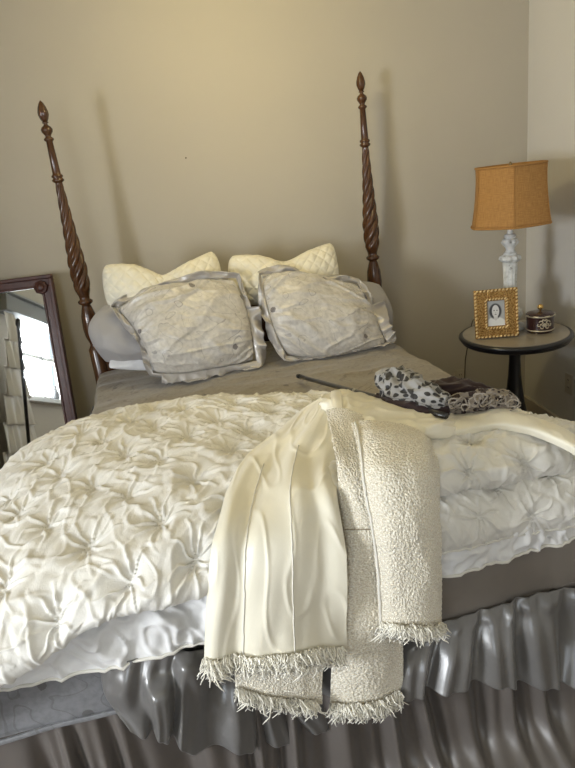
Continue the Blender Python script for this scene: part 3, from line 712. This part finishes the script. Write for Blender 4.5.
    o, P, N = cloth('tweed_sleeve', A, 170, 330, M_tweed, r, lambda U, V, P: .006*fbm(U*7, V*5, 330)+.0014*pn(U*160, V*160, 6), thick=.010)
    e = P[-1][::10]; mb = MB(); fringe(mb, e+np.array([0, -.006, .008]), .028, 90, 7); fringe(mb, e+np.array([0, -.009, .014]), .022, 70, 8); mb.build('fringe', M_fringe, o, smooth=True)
    pts = [P[i, 8]+N[i, 8]*.002 for i in range(4, 326, 5)]; MB().tube(pts, .003, 6).build('sleeve_seam', M_piping, o, smooth=True)
    # satin front laid back along the top, with its collar
    Bk = [(0.000,0.427,0.940), (0.057,0.467,0.935), (0.109,0.441,0.930), (0.166,0.344,0.925), (0.209,0.231,0.925), (0.254,0.172,0.925), (0.354,0.216,0.885)]
    Md = [(-0.028,0.338,0.960), (0.016,0.315,0.965), (0.047,0.253,0.965), (0.098,0.173,0.960), (0.151,0.103,0.955), (0.201,0.067,0.950), (0.314,0.143,0.900)]
    Fr = [(-0.032,0.326,0.950), (-0.005,0.262,0.955), (0.005,0.170,0.955), (0.050,0.088,0.955), (0.120,0.055,0.950), (0.184,0.033,0.945), (0.304,0.116,0.895)]
    Bk, Md, Fr = map(np.array, (Bk, Md, Fr))
    cloth('laid_back_front', [Bk+np.array([0, .01, -.05]), Bk, Md, Fr, Fr+np.array([0, .004, -.025]), Fr+np.array([0, .05, -.04])], 220, 90, M_jsat, r, lambda U, V, P: .006*fbm(U*10+V*8, V*10, 341)+.005*ridge(U*9, V*14+U*3, 345)**2, thick=.005)
    CB = [[(0.021,0.396,0.965), (0.035,0.391,0.967), (0.047,0.380,0.965)], [(-0.004,0.315,0.972), (0.007,0.303,0.974), (0.021,0.292,0.972)], [(-0.017,0.266,0.965), (-0.009,0.247,0.967), (0.004,0.237,0.965)]]
    cloth('collar_tab', CB, 20, 20, M_jsat, r, thick=.005)
    tag(r, 'cream jacket with satin lining and fringed tweed sleeve draped over the foot of the bed', 'jacket')
jacket()

# ------------------------------------------------------------------ black stick
def stick():
    r = bed_empty('walking_stick')
    a = Vector(((0.091,1.119,0.785))); b = Vector(((0.229,0.089,0.955)))
    d = b-a
    MB().tube([a+d*t for t in np.linspace(.03, 1, 14)], [.0085]*14, 14).build('shaft', mat('black_lacquer', (.012, .011, .012), .3, coat=.4), r, smooth=True)
    MB().tube([a, a+d*.03], [.0095, .0095], 14).build('end_cap', mat('dark_rubber', (.02, .02, .02), .6), r, smooth=True)
    MB().tube([a+d*.50, a+d*.515], [.0095, .0095], 14).build('metal_ring', mat('dull_steel', (.45, .44, .42), .3, metal=1), r, smooth=True)
    tag(r, 'thin black stick lying across the coverlet and under the patterned scarf', 'stick')
stick()

# ------------------------------------------------------------------ leopard scarf
def leopard(name, light, dark, mid, scale):
    m = mat(name, light, .6, sheen=.3); t = NT(m); u = t.coord('UV')
    d = t.n('ShaderNodeVectorMath', {0: u, 1: t.n('ShaderNodeVectorMath', {0: t.n('ShaderNodeTexNoise', {'Vector': u, 'Scale': 25.0}).outputs['Color'], 'Scale': .012}, operation='SCALE').outputs[0]}, operation='ADD')
    v = t.n('ShaderNodeTexVoronoi', {'Vector': d.outputs[0], 'Scale': scale, 'Randomness': .8})
    c = t.ramp(v.outputs['Distance'], [(.0, mid), (.20, mid), (.24, dark), (.43, dark), (.47, light), (1, light)])
    t.link(c, t.b.inputs['Base Color']); return m
def scarf():
    r = bed_empty('leopard_scarf')
    ML = leopard('grey_white_leopard_print', (.31, .30, .29), (.016, .014, .014), (.03, .026, .024), 52)
    MD = leopard('dark_leopard_print', (.26, .22, .18), (.022, .011, .010), (.04, .02, .018), 62)
    MK = mat('dark_plum_knit', (.030, .014, .016), .8, sheen=.2)
    def lump(name, path, rad, m, nu, nv, amp, seed, flat=.75, freq=(3, 18)):
        path = cr(np.array(path, float), np.linspace(0, len(path)-1, nu)); rad = np.interp(np.linspace(0, 1, nu), np.linspace(0, 1, len(rad)), rad)
        T = np.gradient(path, axis=0); T /= np.linalg.norm(T, axis=1, keepdims=True)
        S = np.cross(T, (0, 0, 1)); S /= np.linalg.norm(S, axis=1, keepdims=True); Bn = np.cross(S, T)
        th = np.linspace(0, 2*PI, nv, endpoint=False); V = np.zeros((nu, nv, 3)); L = np.concatenate([[0], np.cumsum(np.linalg.norm(np.diff(path, axis=0), axis=1))])
        UU, TT = np.meshgrid(L, th, indexing='ij')
        k = 1+amp*(ridge(UU*freq[1]+.8*np.sin(TT+seed), np.cos(TT)*1.6+seed, seed)+.6*pn(UU*freq[1]*2, np.sin(TT)*3, seed+2)+.5*pn(np.cos(TT)*2, np.sin(TT)*2+UU*freq[0]*3, seed+4)-.4)
        R = rad[:, None]*k; V = path[:, None]+S[:, None]*(R*np.cos(TT))[..., None]+Bn[:, None]*(R*np.sin(TT)*flat)[..., None]
        Fc = grid_faces(nu, nv, True); n = nu*nv; V = V.reshape(-1, 3)
        Fq = list(map(tuple, Fc)); Fq += [tuple(range(nv))[::-1], tuple((nu-1)*nv+i for i in range(nv))]
        uv = np.stack([UU, TT*rad.mean()*1.0], 2).reshape(-1, 2)
        return make(name, V, Fq, m, r, uv=uv)
    a, b, c, d, e = (0.163,0.361,0.945), (0.199,0.355,0.965), (0.210,0.261,0.965), (0.235,0.202,0.965), (0.269,0.160,0.955)
    lump('gathered_end', [a, b, c, d, e], [.030, .056, .050, .044, .036, .026], ML, 190, 110, .26, 401, .95)
    lump('dark_middle', [(0.295,0.346,0.930), (0.331,0.273,0.940), (0.381,0.240,0.935), (0.429,0.205,0.925)], [.03, .048, .045, .03], MK, 120, 60, .2, 411, .8)
    lump('dark_underside', [(0.150,0.357,0.930), (0.174,0.251,0.940), (0.217,0.184,0.940), (0.269,0.145,0.940)], [.018, .026, .024, .014], MK, 120, 50, .25, 431, .8)
    lump('curled_end', [(0.260,0.183,0.940), (0.320,0.173,0.940), (0.382,0.168,0.935), (0.437,0.159,0.930), (0.460,0.157,0.920)], [.022, .030, .034, .034, .022], MD, 150, 70, .25, 421, .9)
    # ruffled loops of pale edging along the dark end
    R = np.random.RandomState(12)
    mb = MB()
    cs = [np.array((0.274,0.176,0.960)), np.array((0.322,0.134,0.970)), np.array((0.383,0.138,0.965)), np.array((0.426,0.123,0.950))]
    P = cr(np.array(cs), np.linspace(0, 3, 15))
    for p in P:
        a0 = R.uniform(0, 6.28); rr_ = R.uniform(.010, .019); ax = R.uniform(-.6, .6); o = p+np.array([R.uniform(-.01, .01), R.uniform(-.035, .01), R.uniform(-.012, .006)])
        pts = [o+np.array([rr_*math.cos(a0+t), -.010+.006*math.sin(2*t+ax), rr_*.8*math.sin(a0+t)]) for t in np.linspace(0, 5.2, 12)]
        mb.tube(pts, .0021, 5)
    mb.build('ruffled_edging', mat('pale_edging_yarn', (.33, .29, .245), .8), r, smooth=True)
    tag(r, 'crumpled black and white leopard print scarf on top of the folded duvet', 'scarf')
scarf()

# ------------------------------------------------------------------ side table and what stands on it
TC = (1.431, 2.823)
TZ = .70
def table():
    r = empty('side_table', (TC[0], TC[1], 0))
    MT = mat('taupe_table_top', (.30, .265, .215), .35, coat=.3); t = NT(MT); t.link(t.ramp(t.noise(t.coord('Object'), 9, 5), [(.3, (.26, .225, .18)), (.7, (.36, .32, .26))]), t.b.inputs['Base Color'])
    MB().lathe([(.02, -.006), (.250, -.006), (.252, -.002), (.250, .0), (.02, .0)], 72, (0, 0, TZ)).build('table_top', MT, r, smooth=False)
    MB().lathe([(.248, -.004), (.262, -.001), (.270, -.008), (.272, -.016), (.268, -.022), (.262, -.024), (.262, -.030), (.255, -.040), (.230, -.046), (.06, -.050), (.05, -.006), (.248, -.008)], 72, (0, 0, TZ)).build('top_rim', M_blackwood, r, smooth=True)
    MB().lathe([(.055, .655), (.042, .64), (.030, .61), (.028, .56), (.032, .48), (.040, .40), (.050, .33), (.060, .28), (.058, .25), (.045, .235), (.060, .225), (.062, .20), (.05, .185), (.03, .17)], 40).build('pedestal', M_blackwood, r, smooth=True)
    for k in range(3):
        a = -PI/2+.5+k*2*PI/3; c, s = math.cos(a), math.sin(a)
        mb = MB(); pts = [(c*q, s*q, z) for q, z in ((.03, .22), (.08, .215), (.14, .17), (.19, .10), (.225, .045), (.25, .022))]
        mb.tube(pts, [.024, .024, .021, .018, .016, .019], 12); mb.build('leg', M_blackwood, r, smooth=True)
    tag(r, 'round black pedestal side table with a taupe top, right of the bed', 'table')
table()
def lamp():
    cx, cy = 1.443, 2.90
    r = empty('table_lamp', (cx, cy, TZ))
    MW = mat('distressed_white_paint', (.60, .61, .60), .6); t = NT(MW); n = t.noise(t.coord('Object'), 38, 5, .65)
    t.link(t.ramp(n, [(.30, (.30, .29, .28)), (.40, (.60, .61, .60)), (.6, (.76, .77, .77))]), t.b.inputs['Base Color']); t.bump(n, .5, .003)
    def mod(a, z):
        if .13 < z < .335: return 1+.09*abs(math.cos(5*a))-.05
        if .345 < z < .372 or .425 < z < .452: return 1+.10*math.cos(9*a)
        return 1
    prof = [(.070, 0), (.074, .010), (.070, .022), (.050, .030), (.040, .040), (.052, .055), (.062, .075), (.058, .097), (.040, .112), (.034, .118), (.044, .124), (.044, .130)]
    prof += [(.031, .135), (.030, .18), (.031, .25), (.034, .32), (.036, .335), (.030, .338), (.042, .347), (.050, .356), (.046, .370), (.032, .378), (.030, .386), (.024, .392), (.020, .400), (.022, .410), (.034, .424), (.040, .438), (.034, .452), (.024, .458), (.030, .466), (.026, .474), (.014, .480), (.012, .50)]
    b = MB().lathe(prof, 72, mod=mod).build('lamp_base', MW, r, smooth=False)
    MM = mat('aged_brass', (.35, .26, .13), .35, metal=1)
    MB().lathe([(.006, .50), (.006, .52), (.014, .525), (.014, .56), (.005, .565), (.004, .79), (.008, .80), (.003, .81)], 16).build('lamp_socket', MM, r, smooth=True)
    sp = MB()
    for k in range(3):
        a = k*2*PI/3; sp.tube([(0, 0, .785), (.10*math.cos(a), .10*math.sin(a), .79), (.160*math.cos(a), .160*math.sin(a), .785)], .002, 6)
    sp.build('shade_spider', MM, r)
    MS = mat('ochre_burlap', (.40, .20, .055), .8); t = NT(MS); a = t.noise(t.coord('UV', (1, .06, 1)), 420, 1); c = t.noise(t.coord('UV', (.06, 1, 1)), 420, 1)
    h = t.math('ADD', a, c); t.bump(h, .35, .0015); t.link(t.ramp(t.math('MULTIPLY', h, .5), [(.35, (.32, .155, .040)), (.65, (.47, .245, .075))]), t.b.inputs['Base Color'])
    # cloth lets a little daylight through
    n = 96; V = []; rows = 16; uv = []
    def rad(a, t):            # softly six-sided bell
        R = .158+.026*(1-t)**1.8+.004*t**4; k = 1/math.cos(((a+.5236) % (PI/3))-PI/6); return R*(.38+.62*k*.96)
    rings = []
    for io in (0, 1):
        for i in range(rows+1):
            tt = i/rows; z = .523+tt*.272
            for k in range(n):
                a_ = 2*PI*k/n; q = rad(a_+SH, tt)-io*.003; V.append((q*math.cos(a_), q*math.sin(a_), z)); uv.append((a_*.19, tt*.28))
    Fc = []
    m = rows+1
    for i in range(rows):
        for k in range(n):
            Fc.append((i*n+k, i*n+(k+1) % n, (i+1)*n+(k+1) % n, (i+1)*n+k)); b0 = m*n
            Fc.append((b0+i*n+k, b0+(i+1)*n+k, b0+(i+1)*n+(k+1) % n, b0+i*n+(k+1) % n))
    for k in range(n):
        k2 = (k+1) % n; b0 = m*n
        Fc.append((k, b0+k, b0+k2, k2)); Fc.append((rows*n+k, rows*n+k2, b0+rows*n+k2, b0+rows*n+k))
    s = make('lamp_shade', V, Fc, MS, r, uv=uv)
    for tt in (0, 1):
        tr = MB()
        pts = [((rad(2*PI*k/48+SH, tt)+.001)*math.cos(2*PI*k/48), (rad(2*PI*k/48+SH, tt)+.001)*math.sin(2*PI*k/48), .523+tt*.272) for k in range(49)]
        tr.tube(pts, .0042, 6).build('shade_trim', MS, s, smooth=True)
    for k in range(6):
        a_ = k*PI/3+PI/6-SH; sm = MB(); sm.tube([((rad(a_+SH, tt)+.0012)*math.cos(a_), (rad(a_+SH, tt)+.0012)*math.sin(a_), .523+tt*.272) for tt in np.linspace(0, 1, 12)], .0016, 6); sm.build('shade_seam', MS, s, smooth=True)
    cord = MB().tube([(0, .06, .012), (-.06, .19, .012), (-.085, .262, .0), (-.09, .285, -.06), (-.10, .34, -.25), (-.075, .42, -.42), (-.065, .49, -.45), (-.06, .505, -.42)], .003, 8).build('power_cord', mat('brown_cord', (.07, .05, .035), .5), r, smooth=True)
    tag(r, 'table lamp with an ochre burlap shade on a distressed white carved base', 'lamp')
SH = math.radians(21)
lamp()
def photo_frame():
    bl = Vector(((1.202,2.770,0.727))); br = Vector(((1.423,2.770,0.717)))
    c = (bl+br)/2; c.z = TZ
    r = empty('photo_frame', c); ang = math.radians(-13)
    M = Matrix.Rotation(ang, 4, 'Z') @ Matrix.Rotation(math.radians(-9), 4, 'X') @ Matrix.Translation((0, 0, .004))
    w_, h_ = .206, .236; ow, oh = .082, .122
    MG = mat('antique_gold', (.40, .23, .07), .38, metal=.75); t = NT(MG); n = t.noise(t.coord('Object'), 180, 3)
    t.link(t.ramp(n, [(.35, (.16, .075, .02)), (.6, (.50, .30, .10))]), t.b.inputs['Base Color']); t.bump(n, .6, .002)
    MH = mat('bright_gold_rope', (.85, .66, .36), .28, metal=.8)
    f = MB(); zc = h_/2
    def ring(w1, h1, w2, h2, y0, y1):
        for b in ((-w1/2, -w2/2, 0, h1), (w2/2, w1/2, 0, h1)): f.box(b[0], y0, zc-h1/2, b[1], y1, zc+h1/2, M)
        f.box(-w2/2, y0, zc+h2/2, w2/2, y1, zc+h1/2, M); f.box(-w2/2, y0, zc-h1/2, w2/2, y1, zc-h2/2, M)
    ring(w_, h_, ow, oh, -.008, .010)
    fr = f.build('frame_body', MG, r, bev=.003)
    # two beaded rope borders
    def rope(w1, h1, R_, nm, step):
        mb = MB(); pts = []
        nx = int(w1/step); nz = int(h1/step)
        for k in range(nx): 
            x = -w1/2+w1*(k+.5)/nx; pts += [(x, zc+h1/2, 0), (x, zc-h1/2, 0)]
        for k in range(nz):
            z = zc-h1/2+h1*(k+.5)/nz; pts += [(-w1/2, z, 1), (w1/2, z, 1)]
        for x, z, v in pts:
            d = Vector((.0050, 0, .0050)) if v == 0 else Vector((.0050, 0, .0050)); p = Vector((x, -.011, z))
            mb.tube([tuple(M @ (p-d)), tuple(M @ p), tuple(M @ (p+d))], [R_*.5, R_, R_*.5], 8)
        mb.build(nm, MH, fr, smooth=True)
    rope(w_-.012, h_-.012, .0058, 'outer_rope_border', .0165); rope(ow+.018, oh+.018, .0046, 'inner_rope_border', .0135)
    # the print
    MP = mat('grey_photo_print', (.5, .5, .5), .35); t = NT(MP); u = t.coord('UV')
    sx = t.n('ShaderNodeSeparateXYZ', {0: u})
    def ell(cx, cy, rx, ry, soft=.15):
        a = t.math('POWER', t.math('ABSOLUTE', t.math('DIVIDE', t.math('SUBTRACT', sx.outputs[0], cx), rx)), 2.0)
        b = t.math('POWER', t.math('ABSOLUTE', t.math('DIVIDE', t.math('SUBTRACT', sx.outputs[1], cy), ry)), 2.0)
        return t.ramp(t.math('ADD', a, b), [(max(0, .5-soft), (1, 1, 1)), (.5+soft if .5+soft < 1 else 1, (0, 0, 0))])
    k = .707
    col = (.42, .43, .44)
    c_ = t.mix(ell(.46, .02, .60/k, .34/k, .05), col, (.74, .75, .75))          # shoulders, light blouse
    c_ = t.mix(ell(.47, .58, .34/k, .30/k, .10), c_, (.035, .035, .04))         # dark hair
    c_ = t.mix(ell(.48, .36, .11/k, .14/k, .05), c_, (.58, .58, .58))           # neck
    c_ = t.mix(ell(.48, .58, .20/k, .24/k, .06), c_, (.66, .66, .66))           # face
    for ex in (.40, .56): c_ = t.mix(ell(ex, .61, .035/k, .022/k, .1), c_, (.08, .08, .08))
    c_ = t.mix(ell(.48, .52, .025/k, .030/k, .2), c_, (.45, .45, .45)); c_ = t.mix(ell(.48, .455, .06/k, .016/k, .1), c_, (.16, .16, .16))
    t.link(c_, t.b.inputs['Base Color'])
    V = [tuple(M @ Vector((x, y, z))) for y in (.002, .006) for x, z in ((-ow/2-.002, zc-oh/2-.002), (ow/2+.002, zc-oh/2-.002), (ow/2+.002, zc+oh/2+.002), (-ow/2-.002, zc+oh/2+.002))]
    make('portrait_print', V, [(0, 1, 2, 3), (7, 6, 5, 4), (0, 4, 5, 1), (1, 5, 6, 2), (2, 6, 7, 3), (3, 7, 4, 0)], MP, r, uv=[(0, 0), (1, 0), (1, 1), (0, 1)]*2, smooth=False)
    M2 = M @ Matrix.Translation((0, .010, h_*.62)) @ Matrix.Rotation(math.radians(30), 4, 'X')
    MB().box(-.025, 0, -.135, .025, .003, 0, M2).build('easel_back', M_blackwood, r)
    tag(r, 'gold rope-edged photo frame with a black and white portrait of a dark-haired person', 'photo frame')
photo_frame()
def trinket():
    c = Vector(((1.540,2.780,0.716))); c.z = TZ
    r = empty('trinket_box', c)
    MR = mat('dark_burgundy_lacquer', (.035, .012, .012), .25, coat=.5); MGo = mat('pale_gilt', (.62, .56, .42), .35, metal=.6); MY = mat('gold_knob', (.75, .50, .18), .2, metal=.9)
    R = .064
    MB().lathe([(.02, .003), (.060, .003), (.063, .008), (R, .014), (R, .080), (.058, .084), (.02, .084)], 48).build('box_body', MR, r, smooth=False)
    for k in range(4):
        a = PI/4+k*PI/2; MB().lathe([(.002, 0), (.008, .001), (.009, .005), (.005, .010)], 12, (.052*math.cos(a), .052*math.sin(a), 0)).build('foot', MGo, r, smooth=True)
    b = MB().lathe([(.0655, .012), (.0665, .015), (.0655, .018)], 48).build('lower_band', MGo, r, smooth=True)
    ld = MB().lathe([(.02, .084), (.066, .084), (.068, .088), (.064, .093), (.050, .098), (.030, .101), (.010, .102)], 48).build('lid', MR, r, smooth=True)
    MB().lathe([(.0665, .081), (.0695, .085), (.0665, .090)], 48, mod=lambda a, z: 1+.012*math.cos(40*a)).build('lid_band', MGo, ld, smooth=True)
    MB().lathe([(.004, .100), (.005, .108), (.012, .114), (.015, .122), (.012, .131), (.004, .136)], 24).build('knob', MY, ld, smooth=True)
    for k in range(2):
        orn = MB()
        fc = -PI/2-.18 if k == 0 else PI/2
        def sp(u, z): a = fc+u/R; return ((R+.0015)*math.cos(a), (R+.0015)*math.sin(a), z)
        for sgn in (-1, 1):
            for (cu, cz, r_, a0, a1) in ((.016, .058, .010, 0, 5.0), (.013, .036, .009, 1.5, 6.5), (.026, .047, .008, 2.5, 7.5), (.006, .068, .006, -1, 3.5)):
                orn.tube([sp(sgn*(cu+r_*(1-.4*t)*math.cos(a0+(a1-a0)*t)), cz+r_*(1-.4*t)*math.sin(a0+(a1-a0)*t)) for t in np.linspace(0, 1, 14)], .003, 6)
        for a in range(6):
            orn.tube([sp(0, .047), sp(.008*math.cos(a*PI/3), .047+.008*math.sin(a*PI/3))], [.0028, .0045], 6)
        orn.build('gilt_scrollwork', MGo, b, smooth=True)
    tag(r, 'small round dark box with pale gilt scrolls and a gold knob on the side table', 'trinket box')
trinket()
